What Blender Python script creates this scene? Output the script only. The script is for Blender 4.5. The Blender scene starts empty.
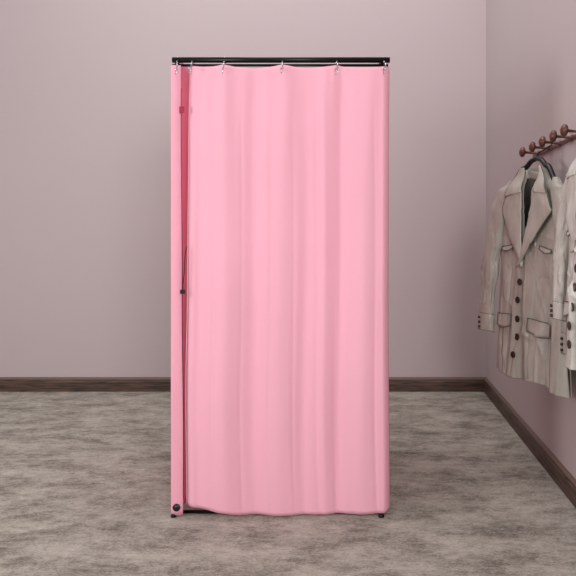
import bpy, math, random
from mathutils import Vector, noise
random.seed(3)
scene=bpy.context.scene
COL=scene.collection
# ------------------------------------------------------------ helpers
def srgb(r,g,b):
    def f(c):
        c/=255.0
        return c/12.92 if c<=0.04045 else ((c+0.055)/1.055)**2.4
    return (f(r),f(g),f(b),1)

def newmat(name):
    m=bpy.data.materials.new(name); m.use_nodes=True
    nt=m.node_tree; b=nt.nodes['Principled BSDF']
    return m,nt,b

def simple(name,col,rough=0.6,metal=0.0,var=0.06,scale=40,bump=0.0,bscale=200):
    m,nt,b=newmat(name)
    tc=nt.nodes.new('ShaderNodeTexCoord')
    n=nt.nodes.new('ShaderNodeTexNoise'); n.inputs['Scale'].default_value=scale; n.inputs['Detail'].default_value=6
    nt.links.new(tc.outputs['Object'],n.inputs['Vector'])
    r=nt.nodes.new('ShaderNodeValToRGB')
    r.color_ramp.elements[0].position=0.3; r.color_ramp.elements[1].position=0.7
    r.color_ramp.elements[0].color=tuple(c*(1-var) for c in col[:3])+(1,)
    r.color_ramp.elements[1].color=tuple(min(1,c*(1+var)) for c in col[:3])+(1,)
    nt.links.new(n.outputs['Fac'],r.inputs['Fac']); nt.links.new(r.outputs['Color'],b.inputs['Base Color'])
    b.inputs['Roughness'].default_value=rough; b.inputs['Metallic'].default_value=metal
    if bump>0:
        n2=nt.nodes.new('ShaderNodeTexNoise'); n2.inputs['Scale'].default_value=bscale; n2.inputs['Detail'].default_value=3
        nt.links.new(tc.outputs['Object'],n2.inputs['Vector'])
        bp=nt.nodes.new('ShaderNodeBump'); bp.inputs['Strength'].default_value=bump; bp.inputs['Distance'].default_value=0.002
        nt.links.new(n2.outputs['Fac'],bp.inputs['Height']); nt.links.new(bp.outputs['Normal'],b.inputs['Normal'])
    return m

def mesh_obj(name,verts,faces,mat,parent=None,smooth=True):
    me=bpy.data.meshes.new(name); me.from_pydata([tuple(v) for v in verts],[],faces); me.update()
    if smooth:
        for p in me.polygons: p.use_smooth=True
    o=bpy.data.objects.new(name,me); COL.objects.link(o)
    if mat: me.materials.append(mat)
    if parent: o.parent=parent
    return o

class MB:
    def __init__(s): s.v=[]; s.f=[]
    def grid(s,fn,nu,nv,closeu=False):
        b=len(s.v)
        for j in range(nv+1):
            for i in range(nu if closeu else nu+1):
                s.v.append(Vector(fn(i/nu,j/nv)))
        w=nu if closeu else nu+1
        for j in range(nv):
            for i in range(nu):
                a=b+j*w+i; c=b+j*w+(i+1)%w
                s.f.append((a,c,c+w,a+w))
    def box(s,x0,x1,y0,y1,z0,z1,dz=0):
        b=len(s.v)
        for z in (z0,z1):
            for (x,y) in ((x0,y0),(x1,y0),(x1,y1),(x0,y1)): s.v.append(Vector((x,y,z+(dz if y==y0 else 0))))
        for f in ((3,2,1,0),(4,5,6,7),(0,1,5,4),(1,2,6,5),(2,3,7,6),(3,0,4,7)): s.f.append(tuple(b+i for i in f))
    def tube(s,pts,rads,n=12,cap=True):
        pts=[Vector(p) for p in pts]
        if not isinstance(rads,(list,tuple)): rads=[rads]*len(pts)
        b=len(s.v); ref=None
        for k,p in enumerate(pts):
            t=(pts[min(k+1,len(pts)-1)]-pts[max(k-1,0)]).normalized()
            if ref is None:
                ref=Vector((0,0,1)) if abs(t.z)<0.9 else Vector((1,0,0))
            a=(ref-t*ref.dot(t)).normalized(); ref=a; c=t.cross(a)
            for i in range(n):
                an=2*math.pi*i/n
                s.v.append(p+(a*math.cos(an)+c*math.sin(an))*rads[k])
        for k in range(len(pts)-1):
            for i in range(n):
                s.f.append((b+k*n+i,b+k*n+(i+1)%n,b+(k+1)*n+(i+1)%n,b+(k+1)*n+i))
        if cap:
            s.f.append(tuple(b+i for i in reversed(range(n))))
            s.f.append(tuple(b+(len(pts)-1)*n+i for i in range(n)))
    def lathe(s,origin,axis,prof,n=24):
        axis=Vector(axis).normalized()
        ref=Vector((0,0,1)) if abs(axis.z)<0.9 else Vector((1,0,0))
        a=(ref-axis*ref.dot(axis)).normalized(); c=axis.cross(a); b=len(s.v)
        for (h,r) in prof:
            for i in range(n):
                an=2*math.pi*i/n
                s.v.append(Vector(origin)+axis*h+(a*math.cos(an)+c*math.sin(an))*max(r,1e-5))
        for k in range(len(prof)-1):
            for i in range(n):
                s.f.append((b+k*n+i,b+k*n+(i+1)%n,b+(k+1)*n+(i+1)%n,b+(k+1)*n+i))
        s.f.append(tuple(b+i for i in reversed(range(n))))
        s.f.append(tuple(b+(len(prof)-1)*n+i for i in range(n)))
    def obj(s,name,mat,parent=None,smooth=True): return mesh_obj(name,s.v,s.f,mat,parent,smooth)

def solid(o,t,off=0):
    m=o.modifiers.new('solid','SOLIDIFY'); m.thickness=t; m.offset=off
def bevel(o,w,seg=2):
    m=o.modifiers.new('bevel','BEVEL'); m.width=w; m.segments=seg; m.limit_method='ANGLE'
def empty(name,loc):
    o=bpy.data.objects.new(name,None); o.location=loc; o.empty_display_size=0.1; COL.objects.link(o); return o
def adopt(parent,o):
    o.parent=parent; o.matrix_parent_inverse=parent.matrix_world.inverted()
def lerp(a,b,t): return a+(b-a)*t
def interp(tab,x):
    if x<=tab[0][0]: return tab[0][1]
    for (a,b),(c,d) in zip(tab,tab[1:]):
        if x<=c:
            t=(x-a)/(c-a); t=t*t*(3-2*t); return b+(d-b)*t
    return tab[-1][1]
def lint(tab,x):
    if x<=tab[0][0]: return tab[0][1]
    for (a,b),(c,d) in zip(tab,tab[1:]):
        if x<=c: return b+(d-b)*(x-a)/(c-a)
    return tab[-1][1]
def sstep(a,b,x):
    t=max(0,min(1,(x-a)/(b-a))); return t*t*(3-2*t)
def ridge(x,y,z):
    return 1-min(1,abs(noise.noise(Vector((x,y,z))))*3.2)
def gauss(x,c,w): return math.exp(-((x-c)/w)**2)

# ------------------------------------------------------------ setting materials
def wall_mat(name,c1,c2):
    m,nt,b=newmat(name)
    g=nt.nodes.new('ShaderNodeNewGeometry')
    n=nt.nodes.new('ShaderNodeTexNoise'); n.inputs['Scale'].default_value=0.7; n.inputs['Detail'].default_value=3
    nt.links.new(g.outputs['Position'],n.inputs['Vector'])
    r=nt.nodes.new('ShaderNodeValToRGB'); r.color_ramp.elements[0].position=0.3; r.color_ramp.elements[1].position=0.7
    r.color_ramp.elements[0].color=c1; r.color_ramp.elements[1].color=c2
    nt.links.new(n.outputs['Fac'],r.inputs['Fac']); nt.links.new(r.outputs['Color'],b.inputs['Base Color'])
    n2=nt.nodes.new('ShaderNodeTexNoise'); n2.inputs['Scale'].default_value=60; n2.inputs['Detail'].default_value=2
    nt.links.new(g.outputs['Position'],n2.inputs['Vector'])
    bp=nt.nodes.new('ShaderNodeBump'); bp.inputs['Strength'].default_value=0.04; bp.inputs['Distance'].default_value=0.003
    nt.links.new(n2.outputs['Fac'],bp.inputs['Height']); nt.links.new(bp.outputs['Normal'],b.inputs['Normal'])
    b.inputs['Roughness'].default_value=0.85
    return m
M_wall=wall_mat('wall_paint',srgb(186,171,173),srgb(189,174,176))
M_wallr=wall_mat('wall_paint_side',srgb(183,169,169),srgb(187,173,173))

def carpet_mat():
    m,nt,b=newmat('carpet')
    g=nt.nodes.new('ShaderNodeNewGeometry')
    mp=nt.nodes.new('ShaderNodeMapping'); mp.inputs['Scale'].default_value=(0.62,1.15,1); mp.inputs['Rotation'].default_value=(0,0,0.15)
    nt.links.new(g.outputs['Position'],mp.inputs['Vector'])
    def nz(sc,det,rough,dist=0):
        n=nt.nodes.new('ShaderNodeTexNoise'); n.inputs['Scale'].default_value=sc; n.inputs['Detail'].default_value=det
        n.inputs['Roughness'].default_value=rough; n.inputs['Distortion'].default_value=dist
        nt.links.new(mp.outputs['Vector'],n.inputs['Vector']); return n
    def mix(a,bb,f):
        x=nt.nodes.new('ShaderNodeMix'); x.data_type='FLOAT'; x.inputs[0].default_value=f
        nt.links.new(a,x.inputs[2]); nt.links.new(bb,x.inputs[3]); return x.outputs[0]
    big=nz(5.8,12,0.78,0.1); mid=nz(26,8,0.85,0.1); fine=nz(120,5,0.95)
    o=mix(mix(big.outputs['Fac'],mid.outputs['Fac'],0.36),fine.outputs['Fac'],0.36)
    r=nt.nodes.new('ShaderNodeValToRGB')
    e=r.color_ramp.elements
    e[0].position=0.405; e[0].color=srgb(96,90,83)
    e[1].position=0.59; e[1].color=srgb(210,202,192)
    k=e.new(0.463); k.color=srgb(142,135,126)
    k=e.new(0.498); k.color=srgb(170,163,153)
    nt.links.new(o,r.inputs['Fac']); nt.links.new(r.outputs['Color'],b.inputs['Base Color'])
    bp=nt.nodes.new('ShaderNodeBump'); bp.inputs['Strength'].default_value=0.9; bp.inputs['Distance'].default_value=0.012
    nt.links.new(mix(mid.outputs['Fac'],fine.outputs['Fac'],0.6),bp.inputs['Height']); nt.links.new(bp.outputs['Normal'],b.inputs['Normal'])
    b.inputs['Roughness'].default_value=1.0
    b.inputs['Specular IOR Level'].default_value=0.1
    return m
M_floor=carpet_mat()

def wood_mat(name,c1,c2,sc,rough=0.5,edge=None):
    m,nt,b=newmat(name)
    g=nt.nodes.new('ShaderNodeNewGeometry'); mp=nt.nodes.new('ShaderNodeMapping'); mp.inputs['Scale'].default_value=sc
    nt.links.new(g.outputs['Position'],mp.inputs['Vector'])
    n=nt.nodes.new('ShaderNodeTexNoise'); n.inputs['Scale'].default_value=6; n.inputs['Detail'].default_value=6; n.inputs['Distortion'].default_value=0.5
    nt.links.new(mp.outputs['Vector'],n.inputs['Vector'])
    r=nt.nodes.new('ShaderNodeValToRGB'); r.color_ramp.elements[0].position=0.38; r.color_ramp.elements[1].position=0.62
    r.color_ramp.elements[0].color=c1; r.color_ramp.elements[1].color=c2
    nt.links.new(n.outputs['Fac'],r.inputs['Fac'])
    out=r.outputs['Color']
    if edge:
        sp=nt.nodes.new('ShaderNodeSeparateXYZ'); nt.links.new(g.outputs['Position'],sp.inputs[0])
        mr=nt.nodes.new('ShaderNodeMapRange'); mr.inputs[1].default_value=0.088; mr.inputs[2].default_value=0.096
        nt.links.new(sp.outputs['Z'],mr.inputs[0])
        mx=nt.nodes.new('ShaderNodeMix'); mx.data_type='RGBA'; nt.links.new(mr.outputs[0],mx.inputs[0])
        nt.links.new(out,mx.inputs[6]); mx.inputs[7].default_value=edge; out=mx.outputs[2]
    nt.links.new(out,b.inputs['Base Color'])
    b.inputs['Roughness'].default_value=rough
    return m
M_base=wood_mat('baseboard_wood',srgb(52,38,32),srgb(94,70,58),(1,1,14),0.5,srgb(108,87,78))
M_peg=wood_mat('peg_wood',srgb(78,43,34),srgb(108,64,50),(8,2,12),0.35)

# ------------------------------------------------------------ setting
YB=5.30; XR=1.03
def struct(o,label,cat):
    o['kind']='structure'; o['label']=label; o['category']=cat
mb=MB(); mb.box(-4.2,XR+0.15,YB,YB+0.12,0,3.3); o=mb.obj('wall_back',M_wall,smooth=False); struct(o,'plain matte mauve-grey painted wall','wall')
mb=MB(); mb.box(XR,XR+0.12,-1.5,YB,0,3.3); o=mb.obj('wall_right',M_wallr,smooth=False); struct(o,'plain mauve-grey side wall with a peg rail','wall')
mb=MB(); mb.box(-4.2,XR+0.15,-1.5,YB+0.12,-0.1,0); o=mb.obj('floor',M_floor,smooth=False); struct(o,'mottled grey-beige short pile carpet floor','floor')
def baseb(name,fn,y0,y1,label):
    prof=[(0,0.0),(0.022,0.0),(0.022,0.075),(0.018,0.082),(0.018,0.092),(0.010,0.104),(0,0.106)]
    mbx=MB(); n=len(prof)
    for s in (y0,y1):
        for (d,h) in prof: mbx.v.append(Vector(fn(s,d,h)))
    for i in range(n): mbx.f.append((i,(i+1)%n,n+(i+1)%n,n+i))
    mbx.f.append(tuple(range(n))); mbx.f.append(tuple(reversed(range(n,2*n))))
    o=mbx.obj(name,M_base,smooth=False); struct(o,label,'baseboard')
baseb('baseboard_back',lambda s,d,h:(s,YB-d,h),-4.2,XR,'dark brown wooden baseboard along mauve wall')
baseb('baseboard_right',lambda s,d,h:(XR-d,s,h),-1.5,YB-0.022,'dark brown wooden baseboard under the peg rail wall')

# ------------------------------------------------------------ fitting booth
YF=3.06; S=228.8
def X(px): return (px-350)/S
def Z(py): return 1.28-(py-222)/S
def fabric(name,col,trans=0.0,bump=0.3,scale=450):
    m,nt,b=newmat(name)
    tc=nt.nodes.new('ShaderNodeTexCoord')
    n=nt.nodes.new('ShaderNodeTexNoise'); n.inputs['Scale'].default_value=2.5; n.inputs['Detail'].default_value=4
    nt.links.new(tc.outputs['Object'],n.inputs['Vector'])
    r=nt.nodes.new('ShaderNodeValToRGB'); r.color_ramp.elements[0].position=0.3; r.color_ramp.elements[1].position=0.7
    r.color_ramp.elements[0].color=tuple(c*0.97 for c in col[:3])+(1,); r.color_ramp.elements[1].color=col
    nt.links.new(n.outputs['Fac'],r.inputs['Fac']); nt.links.new(r.outputs['Color'],b.inputs['Base Color'])
    w=nt.nodes.new('ShaderNodeTexNoise'); w.inputs['Scale'].default_value=scale; w.inputs['Detail'].default_value=2
    nt.links.new(tc.outputs['Object'],w.inputs['Vector'])
    bp=nt.nodes.new('ShaderNodeBump'); bp.inputs['Strength'].default_value=bump; bp.inputs['Distance'].default_value=0.001
    nt.links.new(w.outputs['Fac'],bp.inputs['Height']); nt.links.new(bp.outputs['Normal'],b.inputs['Normal'])
    b.inputs['Roughness'].default_value=0.95; b.inputs['Specular IOR Level'].default_value=0.1
    if trans>0:
        t=nt.nodes.new('ShaderNodeBsdfTranslucent'); nt.links.new(r.outputs['Color'],t.inputs['Color'])
        mx=nt.nodes.new('ShaderNodeMixShader'); mx.inputs[0].default_value=trans
        out=nt.nodes['Material Output']
        nt.links.new(b.outputs[0],mx.inputs[1]); nt.links.new(t.outputs[0],mx.inputs[2]); nt.links.new(mx.outputs[0],out.inputs['Surface'])
    return m
M_pink=fabric('pink_fabric',srgb(247,181,199),0.06)
M_pinkside=fabric('pink_side_fabric',srgb(253,165,190),0.45)
M_strip=fabric('pink_edge_fabric',srgb(247,174,193),0.08)
M_hem=fabric('pink_hem',srgb(246,200,210))
M_black=simple('black_metal',srgb(24,22,24),0.35,0.6,0.1)
M_chrome=simple('chrome',srgb(200,200,205),0.2,1.0,0.03)
M_red=simple('red_tab',srgb(160,38,68),0.7)
M_blk=simple('black_plastic',srgb(20,17,18),0.4,0,0.1)
M_shade_cord=simple('slit_shade_and_cord',srgb(70,28,38),0.8)  # painted shade for the slit, also the colour of the cord

booth=empty('fitting_booth',(X(281),YF+0.45,0))
booth['label']='freestanding pink fabric fitting booth with black metal frame'; booth['category']='fitting room'
bpy.context.view_layer.update()
XL=X(172.5); XRr=X(388); YBK=YF+0.88
frame=MB()
zt=Z(60.0)
for (a,b) in (((XL,YF,zt),(XRr+0.008,YF,zt)),((XL+.014,YBK,zt),(XRr-.02,YBK,zt)),((XL+.014,YF,zt),(XL+.014,YBK,zt)),((XRr-.02,YF,zt),(XRr-.02,YBK,zt))):
    frame.tube([a,b],0.0125,14)
for x in (XL+0.013,XRr-0.03):
    for y in (YF+0.03,YBK): frame.tube([(x,y,0.012),(x,y,zt)],0.010,12)
    frame.tube([(x,YF-0.02,0.011),(x,YBK,0.011)],0.008,12)
frame.tube([(XL+0.03,YBK,0.012),(XRr-0.03,YBK,0.012)],0.009,12)
frame.tube([(XL+0.012,YF+0.012,0.009),(XRr-0.03,YF+0.012,0.009)],0.0075,12)
for x in (XL+0.010,XRr-0.03):
    for y in (YF-0.020,YBK): frame.lathe((x,y,0.0),(0,0,1),[(0,0.013),(0.008,0.013),(0.012,0.009),(0.014,0.006)],16)
fo=frame.obj('frame',M_black); adopt(booth,fo); fo['label']='black metal tube frame'
rod=MB(); rod.tube([(XL,YF,Z(65.3)),(XRr,YF,Z(65.3))],0.006,10)
ro=rod.obj('curtain_rod',M_black); adopt(booth,ro)

rings=[178,193,225,283,337,384]
bot=[(185,504.5),(205,506.5),(222,509),(245,512.0),(300,512.0),(345,511.2),(390,510.6)]
def ring_sag(px):
    rs=[193,225,283,337,390]
    for a,b in zip(rs,rs[1:]):
        if px<=b:
            t=max(0,(px-a)/(b-a)); return (b-a)/58.0*math.sin(math.pi*t)**0.8
    return 0
def front(s,v):
    py=lerp(66,512,v)
    xl=interp([(66,189.8),(130,188.4),(290,187.0),(400,185.4),(512,186.6)],py)
    xr=interp([(66,389.5),(150,389),(300,388.5),(512,390)],py)
    px=lerp(xl,xr,s)
    top=66.3+3.2*ring_sag(px)
    py2=lerp(top,interp(bot,px),v)
    wob=0.02*math.sin(v*3.1)+0.012*math.sin(v*6+2)
    ss=s+wob
    y=0
    g=1-0.35*sstep(0.75,1,v)
    for (c,w,a,g0,g1) in ((0.07,0.036,0.021,0.8,1.0),(0.21,0.060,-0.034,0.5,0.9),(0.345,0.042,0.019,0.6,0.9),(0.47,0.06,-0.014,0.9,0.8),
                          (0.60,0.036,0.018,0.6,0.9),(0.69,0.024,-0.012,1.0,0.8),(0.77,0.028,0.016,1.0,0.9),(0.88,0.050,-0.018,0.8,0.9)):
        c2=c+0.02*(v-0.4)*math.sin(c*40)
        y+=a*gauss(ss,c2,w)*lerp(g0,g1,v)*g
    for (c,a) in ((0.15,0.003),(0.285,0.004),(0.41,-0.003),(0.54,0.003),(0.655,0.004),(0.74,0.003),(0.94,0.004)):
        y+=a*gauss(ss,c+0.015*(v-0.5),0.011)*sstep(0.0,0.25,v)*(0.7+0.3*math.sin(v*5+c*30))*g
    for rp in (225,283,337):
        y-=0.005*gauss(px,rp,5+v*40)*math.exp(-v*9)
    y+=0.0035*math.sin(s*60+v*2)*math.exp(-v*3.5)
    y+=0.008*noise.noise(Vector((s*4.5,v*0.9,1.3)))
    y+=0.003*noise.noise(Vector((s*11,v*2.5,5.3)))
    y*=1-0.45*math.exp(-v*16)
    y+=0.04*max(0,(0.05-s)/0.05)**2
    y+=0.05*max(0,(s-0.965)/0.035)**2
    return (X(px),YF-0.03+y,Z(py2))
fm=MB(); fm.grid(front,340,120); fc=fm.obj('front_curtain',M_pink); solid(fc,0.0010); adopt(booth,fc)
fc['label']='smooth pink fabric curtain drawn across the opening'
hm=MB(); hm.tube([Vector(front(0.0,i/80))+Vector((0,-0.004,0)) for i in range(81)],0.0020,8)
ho=hm.obj('hem',M_hem,); ho.parent=fc; ho['label']='pale stitched edge of the curtain'

path=[(XL-0.002,YF-0.018),(XL+0.028,YF+0.03),(XL+0.032,YBK-0.02),(XRr+0.004,YBK-0.02),(XRr+0.002,YF+0.03)]
acc=[0]
for p,q in zip(path,path[1:]): acc.append(acc[-1]+math.dist(p,q))
def pth(d):
    for i in range(len(path)-1):
        if d<=acc[i+1] or i==len(path)-2:
            t=(d-acc[i])/(acc[i+1]-acc[i]); p=path[i]; q=path[i+1]
            tx,ty=(q[0]-p[0]),(q[1]-p[1]); L=math.hypot(tx,ty)
            return p[0]+tx*t,p[1]+ty*t,(-ty/L,tx/L)
def side(s,v):
    d=s*acc[-1]
    x,y,n=pth(d)
    amp=0.010*sstep(acc[1],acc[1]+0.3,d)
    if d>acc[-1]-0.15: amp*=max(0,(acc[-1]-d)/0.15)
    k=amp*math.sin(d*22+math.sin(v*2)*0.4)*(0.4+0.6*v)
    zt2=lerp(Z(66.5),zt,sstep(0,acc[1],d))
    return (x+n[0]*k,y+n[1]*k,lerp(zt2,Z(512.5),v))
sm=MB(); sm.grid(side,340,60); so=sm.obj('side_curtain',M_pinkside); solid(so,0.002); adopt(booth,so)
so['label']='deeper pink fabric enclosing the sides and back'
def strip(s,v):
    xe=interp([(0,182.0),(0.12,181.8),(0.5,182.8),(0.85,184.0),(1,184.0)],v)
    x=lerp(XL-0.001,X(xe),s)
    y=YF-0.023-0.003*math.sin(s*math.pi)-0.004*noise.noise(Vector((s*1.0,v*4,3)))+0.004*s**6
    return (x,y,lerp(Z(66.5),Z(513),v))
tm=MB(); tm.grid(strip,16,80); to=tm.obj('edge_panel',M_strip); solid(to,0.0015); adopt(booth,to); to['label']='narrow pink fabric panel beside the opening'
bd=MB(); bd.tube([Vector(strip(1.0,lerp(0.05,0.965,i/80)))+Vector((0.0010,0.002,0)) for i in range(81)],[lerp(0.0009,0.0026,sstep(0.2,0.5,i/80)) for i in range(81)],8)  # dark tube stands in for shade in the slit, thicker lower down
bo=bd.obj('slit_shade',M_shade_cord); bo.parent=to; bo['label']='thin dark strip painting the shade of the slit'

for px in rings:
    y0=YF; x=X(px); m=MB()
    zc=Z(61.5); pts=[]
    for i in range(17):
        a=math.radians(-60+300*i/16)
        pts.append((x+0.001*math.sin(a),y0+0.0175*math.sin(a+0.5),zc+0.0185*math.cos(a+0.5)))
    m.tube(pts,0.0022,8)
    yh=YF-0.056 if px!=178 else YF-0.037
    m.tube([(x,YF-0.012,Z(64)),(x+0.004,yh+0.004,Z(66)),(x+0.004,yh,Z(70)),(x,yh,Z(74)),(x-0.003,yh,Z(76))],0.0023,8)
    m.lathe((x,yh+0.006,Z(71)),(0,-1,0),[(0,0.005),(0.003,0.006),(0.005,0.004)],14)
    ob=m.obj('curtain_ring',M_chrome); adopt(booth,ob); ob['label']='chrome curtain hook'
m=MB(); m.lathe((X(178),YF-0.026,Z(505)),(0,-1,0),[(0,0.0165),(0.004,0.0165),(0.006,0.014),(0.006,0.009),(0.009,0.008),(0.0095,0.003)],24)
ob=m.obj('snap_button',M_blk); adopt(booth,ob); ob['label']='round black snap button'
m=MB(); m.box(X(182.0),X(187.0),YF-0.036,YF-0.028,Z(293),Z(289)); ob=m.obj('fastener',M_blk,smooth=False); bevel(ob,0.002); adopt(booth,ob)
ob['label']='small black edge fastener'
m=MB(); m.tube([(X(188),YF-0.030,Z(246)),(X(186.6),YF-0.034,Z(258)),(X(186.0),YF-0.034,Z(272)),(X(184.6),YF-0.033,Z(284)),(X(184.6),YF-0.033,Z(291))],0.0020,8)
ob=m.obj('cord',M_shade_cord); adopt(booth,ob); ob['label']='short dark tie cord'
m=MB(); m.box(X(181),X(186),YF-0.032,YF-0.028,Z(114),Z(107.5)); ob=m.obj('fabric_tab',M_red,smooth=False); bevel(ob,0.002); adopt(booth,ob)
ob['label']='small dark red fabric tab'

# ------------------------------------------------------------ peg rail
rail=empty('peg_rail',(XR,3.34,1.65)); rail['label']='dark brown wooden wall rail with round mushroom pegs'; rail['category']='coat rack'
bpy.context.view_layer.update()
def pegz(d): return 1.650+(3.80-d)*0.028
m=MB(); m.box(XR-0.014,XR,2.50,3.90,pegz(3.90)-0.010,pegz(3.90)+0.010,pegz(2.50)-pegz(3.90)); ob=m.obj('board',M_peg,smooth=False); bevel(ob,0.005,3); adopt(rail,ob)
for d in (3.783,3.577,3.391,3.208,3.044,2.82,2.60):
    m=MB(); m.lathe((XR-0.012,d,pegz(d)),(-1,0,0.08),[(0,0.014),(0.006,0.013),(0.012,0.007),(0.045,0.006),(0.068,0.007),(0.074,0.015),(0.077,0.024),(0.084,0.0280),(0.092,0.0265),(0.099,0.019),(0.103,0.009),(0.104,0.0)],24)
    ob=m.obj('peg',M_peg); adopt(rail,ob)

# ------------------------------------------------------------ coats
du=0.002; N=400
def coat_mat(name,c1,c2):
    m,nt,b=newmat(name)
    g=nt.nodes.new('ShaderNodeNewGeometry')
    mp=nt.nodes.new('ShaderNodeMapping'); mp.inputs['Scale'].default_value=(1,1,0.45)
    nt.links.new(g.outputs['Position'],mp.inputs['Vector'])
    n=nt.nodes.new('ShaderNodeTexNoise'); n.inputs['Scale'].default_value=15; n.inputs['Detail'].default_value=4; n.inputs['Distortion'].default_value=0.8
    nt.links.new(mp.outputs['Vector'],n.inputs['Vector'])
    r=nt.nodes.new('ShaderNodeValToRGB'); r.color_ramp.elements[0].position=0.3; r.color_ramp.elements[1].position=0.7
    r.color_ramp.elements[0].color=c1; r.color_ramp.elements[1].color=c2
    nt.links.new(n.outputs['Fac'],r.inputs['Fac']); nt.links.new(r.outputs['Color'],b.inputs['Base Color'])
    bp=nt.nodes.new('ShaderNodeBump'); bp.inputs['Strength'].default_value=0.45; bp.inputs['Distance'].default_value=0.010
    nt.links.new(n.outputs['Fac'],bp.inputs['Height']); nt.links.new(bp.outputs['Normal'],b.inputs['Normal'])
    b.inputs['Roughness'].default_value=0.36; b.inputs['Specular IOR Level'].default_value=0.7
    return m
M_coat1=coat_mat('silver_grey_coat_cloth',srgb(156,151,142),srgb(178,173,163))
M_coat2=coat_mat('pale_grey_coat_cloth',srgb(174,169,161),srgb(196,191,183))
M_lin=simple('coat_lining_shade',srgb(92,86,80),0.9,0,0.1,20,0.4,60)  # dark tone paints the shade inside the open coat
M_btn=simple('button_horn',srgb(50,34,30),0.3,0,0.2,60)
M_stitch=simple('seam_thread',srgb(88,81,75),0.9)
M_tag=simple('label_cloth',srgb(40,36,36),0.8)
HEM=0.51; VP=1.08

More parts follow.
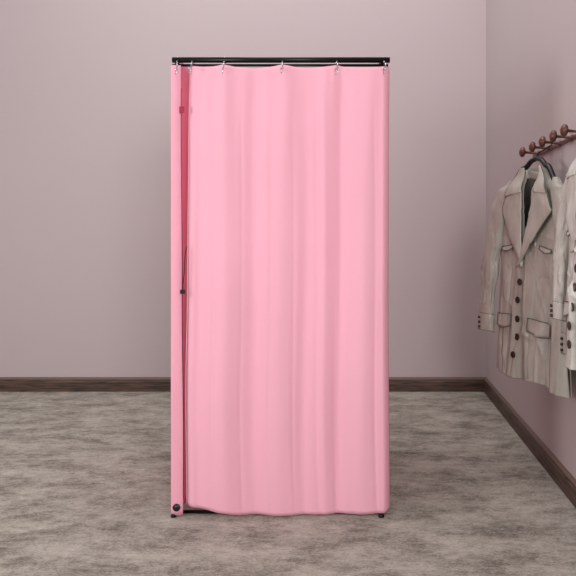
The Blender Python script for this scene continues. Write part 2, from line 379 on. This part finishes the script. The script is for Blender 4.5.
def build_coat(C,dA,dB,M_coat,label,hlabel,peg_y,seed,zk=1.0,wid=1.0):
    C=Vector(C); dA=Vector(dA).normalized(); dB=Vector(dB).normalized()
    def dirat(u):
        t=sstep(-0.15,0.12,u); return (dA*(1-t)+dB*t).normalized()
    pos={0:C.copy()}; p=C.copy()
    for i in range(1,N): p=p+dirat((i-0.5)*du)*du; pos[i]=p.copy()
    p=C.copy()
    for i in range(1,N): p=p-dirat(-(i-0.5)*du)*du; pos[-i]=p.copy()
    def nrm(u):
        d=dirat(u); nn=Vector((d.y,-d.x,0))
        return nn if nn.x<0 else -nn
    def W(u,n,z):
        u=u*wid
        k=u/du; i=int(math.floor(k)); f=k-i; i=max(-N+1,min(N-2,i))
        q=pos[i]*(1-f)+pos[i+1]*f; nn=nrm(u)
        return Vector((q.x+nn.x*n,q.y+nn.y*n,1.59-(1.59-z)*zk))
    coat=empty('coat',W(0,0,0.50)); coat['label']=label; coat['category']='coat'
    bpy.context.view_layer.update()
    def halfw(z): return interp([(0.45,0.325),(0.8,0.300),(1.1,0.275),(1.35,0.250),(1.55,0.235)],z)
    def ztop(u): return interp([(0,1.525),(0.07,1.535),(0.1,1.530),(0.2,1.485),(0.24,1.46),(0.33,1.38)],abs(u))
    def thick(z): return interp([(0.45,0.050),(0.9,0.044),(1.2,0.048),(1.42,0.038),(1.55,0.012)],z)
    def fold(u,z):
        k=sstep(1.20,0.55,z)
        f=0.018*math.sin(u*27+0.8*math.sin(z*2.4)+seed)*k
        f+=0.008*math.sin(u*52+1.3+0.9*z+seed)*k
        f+=0.010*noise.noise(Vector((u*6,z*1.6,2.2+seed)))
        f+=0.013*ridge(u*8+0.25*z,z*0.9,3.3+seed)**4*sstep(1.35,0.9,z)
        f-=0.010*ridge(u*9-0.4*z,z*1.3,9.1+seed)**4*sstep(1.35,0.9,z)
        f+=0.006*ridge(u*5+z*2.2,z*2.4-u*3,13.3+seed)**5
        f-=0.004*ridge(u*9-z*3,z*4.5+u*4,17.3+seed)**5
        a=sstep(0.95,1.2,z)*sstep(1.5,1.42,z)
        f+=0.006*ridge((abs(u)*1.2+z)*7,abs(u)*2,1.7+seed)**5*a
        return f
    def edge(z): return interp([(0.45,-0.145),(0.8,-0.105),(1.12,-0.06)],z)
    def body_n(u,z,back=False):
        w=halfw(z); e=max(0,1-(u/w)**2)**0.42; t=thick(z)*e
        if back: return -t*0.55+fold(u+3,z)*0.3*e
        return t+fold(u,z)*e
    def hemz(u): return HEM+0.008*math.sin(u*14)
    def panel(sign):
        def fn(s,v):
            z=lerp(HEM,1.53,v); w=halfw(z)*sign
            k=0.03 if sign<0 else -0.03
            if z<VP: e=edge(z)+k
            else: e=lerp(edge(VP)+k, sign*0.080,((z-VP)/(1.53-VP))**0.75)
            u=lerp(e,w,s); zz=lerp(hemz(u),ztop(u),v)
            n=body_n(u,zz)*(1-0.9*sstep(0.93,1,v))
            if sign>0: n+=0.014*(1-s)**4
            return W(u,n,zz)
        return fn
    m=MB(); m.grid(panel(-1),80,160); m.grid(panel(1),90,160)
    def backp(s,v):
        z=lerp(HEM,1.53,v); w=halfw(z); u=lerp(-w,w,s); zz=lerp(hemz(u),ztop(u),v)
        return W(u,body_n(u,zz,True)*(1-0.8*sstep(0.93,1,v)),zz)
    m.grid(backp,70,90)
    body=m.obj('coat_body',M_coat); solid(body,0.003); adopt(coat,body)
    m=MB()
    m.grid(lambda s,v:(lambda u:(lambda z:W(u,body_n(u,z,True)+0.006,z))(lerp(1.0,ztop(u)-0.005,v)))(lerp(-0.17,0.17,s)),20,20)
    ob=m.obj('lining',M_lin); adopt(coat,ob); ob['label']='inner lining of the coat, shade painted into its dark colour'
    def sleeve(sign):
        m=MB()
        ctr=[(1.475,0.195,0.006,0.026),(1.43,0.232,0.012,0.056),(1.34,0.272,0.018,0.060),(1.2,0.308,0.026,0.057),(1.05,0.338,0.030,0.053),(0.9,0.358,0.030,0.050),(0.78,0.370,0.030,0.050),(0.69,0.376,0.030,0.052)]
        rc=list(reversed(ctr))
        def fn(s,v,off=0):
            z=lerp(1.48,0.70,v); a=2*math.pi*s
            uc=interp([(c[0],c[1]) for c in rc],z)*sign; nc=lint([(c[0],c[2]) for c in rc],z); r=interp([(c[0],c[3]) for c in rc],z)
            ca,sa=math.cos(a),math.sin(a)
            wr =0.008*noise.noise(Vector((ca*1.1+sign*4,sa*1.1,z*4+seed)))
            wr+=0.011*ridge(ca*1.3+z*1.4,sa*1.3+sign*3,z*3.0+seed)**5
            wr-=0.010*ridge(ca*1.4-z*1.8,sa*1.4+5,z*3.4+seed)**5
            wr+=0.004*ridge(ca*1.4+z*3,sa*1.4+9,z*8+seed)**5
            wr*=0.35+0.65*sstep(1.45,1.2,z)
            r+=wr*(0.5 if z<0.79 else 1)+off
            if z<0.79: r+=0.004
            return W(uc+ca*r, nc+sa*r*0.50, z+0.006*sa)
        m.grid(fn,48,160,closeu=True)
        ob=m.obj('sleeve',M_coat); solid(ob,0.003); adopt(coat,ob)
        for vv in (0.88,0.992):
            k=MB(); k.tube([fn(i/40,vv,0.001) for i in range(41)],0.0020,6)
            o3=k.obj('seam',M_stitch); o3.parent=ob; o3['label']='dark cuff piping'
        for zz in (0.725,0.75,0.775,):
            b=MB(); u=sign*0.376-0.015; nn=nrm(u); q=W(u,0.030+0.056*0.50+0.002,zz)
            b.lathe(q,nn,[(0,0.007),(0.005,0.007),(0.007,0.005),(0.006,0.003)],14)
            o2=b.obj('button',M_btn); adopt(coat,o2); o2['label']='small dark cuff button'
    sleeve(-1); sleeve(1)
    def flap(name,outline,off,th=0.005,sub=14,curve=0.0,line=True):
        A,B=outline; m=MB(); n=len(A)-1
        def P(L,t):
            k=t*n; i=min(n-1,int(k)); f=k-i
            return (lerp(L[i][0],L[i+1][0],f),lerp(L[i][1],L[i+1][1],f))
        def fn(s,v):
            a=P(A,v); b=P(B,v); u=lerp(a[0],b[0],s); z=lerp(a[1],b[1],s)
            base=thick(z)*max(0,1-(u/halfw(z))**2)**0.42+fold(u,z)*0.5
            nn=max(base,0.012)*(1-0.55*sstep(1.44,1.53,z))
            nn+=0.005*noise.noise(Vector((u*14+seed,z*9,4)))
            return W(u,nn+off+curve*math.sin(math.pi*s)+0.006*s,z)
        m.grid(fn,sub,40)
        ob=m.obj(name,M_coat); solid(ob,th,0); adopt(coat,ob)
        if line:
            k=MB(); pts=[fn(1.0,i/40)+nrm(0)*0.002 for i in range(41)]+[fn(1-i/10,1.0)+nrm(0)*0.002 for i in range(1,11)]
            k.tube(pts,0.0013,6); o2=k.obj('seam',M_stitch); o2.parent=ob; o2['label']='dark edge piping'
        return ob
    flap('lapel',([(-0.035,1.06),(-0.055,1.20),(-0.066,1.35),(-0.070,1.44)],[(-0.04,1.06),(-0.145,1.20),(-0.225,1.33),(-0.190,1.415)]),0.014,curve=0.008)
    flap('lapel',([(-0.080,1.06),(-0.02,1.20),(0.04,1.35),(0.065,1.44)],[(-0.07,1.06),(0.10,1.20),(0.235,1.33),(0.195,1.418)]),0.018,curve=0.010)
    flap('collar',([(-0.068,1.425),(-0.074,1.48),(-0.076,1.548)],[(-0.198,1.410),(-0.170,1.465),(-0.098,1.550)]),0.019,curve=0.008)
    flap('collar',([(0.062,1.425),(0.072,1.48),(0.076,1.548)],[(0.200,1.412),(0.170,1.465),(0.098,1.550)]),0.023,curve=0.008)
    m=MB()
    def cs(s,v):
        a=math.pi*(1+s); return W(0.088*math.cos(a),0.008+0.028*math.sin(a),lerp(1.495,1.545,v))
    m.grid(cs,24,4); ob=m.obj('collar',M_coat); solid(ob,0.005); adopt(coat,ob)
    m=MB()
    m.grid(lambda s,v:W(lerp(-0.03,0.03,s),body_n(0,1.44,True)+0.016,lerp(1.435,1.447,v)),4,2)
    ob=m.obj('neck_tag',M_tag); solid(ob,0.001); adopt(coat,ob); ob['label']='small dark cloth tag'
    def pocket(u0,u1,z0,z1,tilt=0.0,name='pocket_flap'):
        m=MB()
        def fn(s,v):
            u=lerp(u0,u1,s); z=lerp(z0,z1,v)+tilt*(s-0.5)
            if v<0.3: z+=0.006*math.cos(2*math.pi*s)*(1-v/0.3)
            return W(u,body_n(u,z)+0.006+0.004*(1-v),z)
        m.grid(fn,16,6); ob=m.obj(name,M_coat); solid(ob,0.004,0); adopt(coat,ob)
        pts=[fn(s,v)+nrm(0)*0.003 for (s,v) in ((0,1),(0,0.5),(0,0),(0.25,0),(0.5,0),(0.75,0),(1,0),(1,0.5),(1,1),(0.75,1),(0.5,1),(0.25,1),(0,1))]
        k=MB(); k.tube(pts,0.0020,6); o2=k.obj('seam',M_stitch); o2.parent=ob; o2['label']='dark piped seam'
    pocket(-0.290,-0.150,0.748,0.814,0.01)
    pocket(0.02,0.195,0.744,0.814,-0.01)
    pocket(-0.230,-0.125,1.140,1.162,0.015,'welt_pocket')
    pocket(0.115,0.215,1.140,1.162,-0.015,'welt_pocket')
    def seam(f,z0,z1):
        k=MB(); pts=[]
        for i in range(60):
            z=lerp(z0,z1,i/59); u=f(z); pts.append(W(u,body_n(u,z)+0.002,z))
        k.tube(pts,0.0014,6); o=k.obj('seam',M_stitch); adopt(coat,o); o['label']='dark seam line'
    seam(lambda z:edge(z)+0.045,HEM+0.01,1.04)
    seam(lambda z:-0.20-0.02*math.sin(z*3),HEM+0.01,0.745)
    seam(lambda z:0.215,HEM+0.01,0.75)
    for z in (0.985,0.895,0.80,0.71,0.62):
        u=edge(z)+0.005; b=MB()
        b.lathe(W(u,body_n(u,z)+0.014,z),nrm(u),[(0,0.0150),(0.003,0.0175),(0.005,0.0160),(0.0042,0.010),(0.004,0.002)],20)
        o=b.obj('button',M_btn); adopt(coat,o); o['label']='round dark brown horn button'
    hg=empty('coat_hanger',W(0,0,1.56)); hg['label']=hlabel; hg['category']='hanger'
    bpy.context.view_layer.update()
    m=MB(); pts=[];rd=[]
    for i in range(41):
        u=lerp(-0.19,0.19,i/40)
        pts.append(W(u,0.006,interp([(0,1.590),(0.03,1.583),(0.1,1.548),(0.205,1.462)],abs(u)))); rd.append(interp([(0,0.012),(0.1,0.013),(0.2,0.013)],abs(u)))
    m.tube(pts,rd,12); ob=m.obj('arms',M_blk); adopt(hg,ob)
    m=MB(); b0=W(0,0.006,1.590); R=0.014
    ctr=Vector((XR-0.055,peg_y,pegz(peg_y)+0.002))
    pts=[b0,b0+Vector((0,0,0.02))]
    for i in range(14):
        a=math.radians(-50+i*235/13); pts.append(ctr+Vector((0,-math.cos(a)*R,math.sin(a)*R)))
    m.tube(pts,0.0032,8); ob=m.obj('hook',M_black); adopt(hg,ob); ob['label']='black metal hook'
build_coat((0.912,3.40),(0.46,-0.89),(0.17,-0.98),M_coat1,'long crinkled silver-grey coat with dark buttons on black hanger','black coat hanger inside the long silver-grey coat',3.391,0.0,1.0,1.0)
build_coat((0.905,2.58),(0.07,-0.99),(0.02,-0.99),M_coat2,'shorter pale grey jacket overlapping the long silver-grey coat','black coat hanger inside the shorter pale jacket',2.60,5.3,0.80,0.74)

# ------------------------------------------------------------ lights
def area(name,loc,target,size,power,col=(1,1,1),sy=None):
    l=bpy.data.lights.new(name,'AREA'); l.energy=power; l.size=size; l.color=col
    if sy: l.shape='RECTANGLE'; l.size_y=sy
    o=bpy.data.objects.new(name,l); o.location=loc; COL.objects.link(o)
    d=Vector(target)-Vector(loc); o.rotation_euler=d.to_track_quat('-Z','Y').to_euler(); return o
area('key_light',(0.7,-0.9,2.1),(-0.2,3.6,0.6),1.0,92,(1,0.995,0.99))
area('overhead_fill',(-0.5,3.6,4.8),(-0.4,4.5,0.6),2.6,62,(1,0.99,0.98),1.6)  # unseen lamp added above the open room to lighten the back wall
area('left_fill',(-3.2,1.4,1.8),(0.9,3.8,0.9),0.8,44,(1,0.985,0.985))
w=bpy.data.worlds.new('world'); scene.world=w; w.use_nodes=True
bg=w.node_tree.nodes['Background']; bg.inputs[0].default_value=(1.0,0.985,0.98,1); bg.inputs[1].default_value=0.54

# ------------------------------------------------------------ camera
cd=bpy.data.cameras.new('camera'); cam=bpy.data.objects.new('camera',cd); COL.objects.link(cam)
cam.location=(0,0,1.28); cam.rotation_euler=(math.radians(90),0,0)
cd.sensor_width=36; cd.lens=700/576*36
cd.shift_x=-(350-288)/576; cd.shift_y=-(288-222)/576
scene.camera=cam
scene.view_settings.view_transform='Standard'
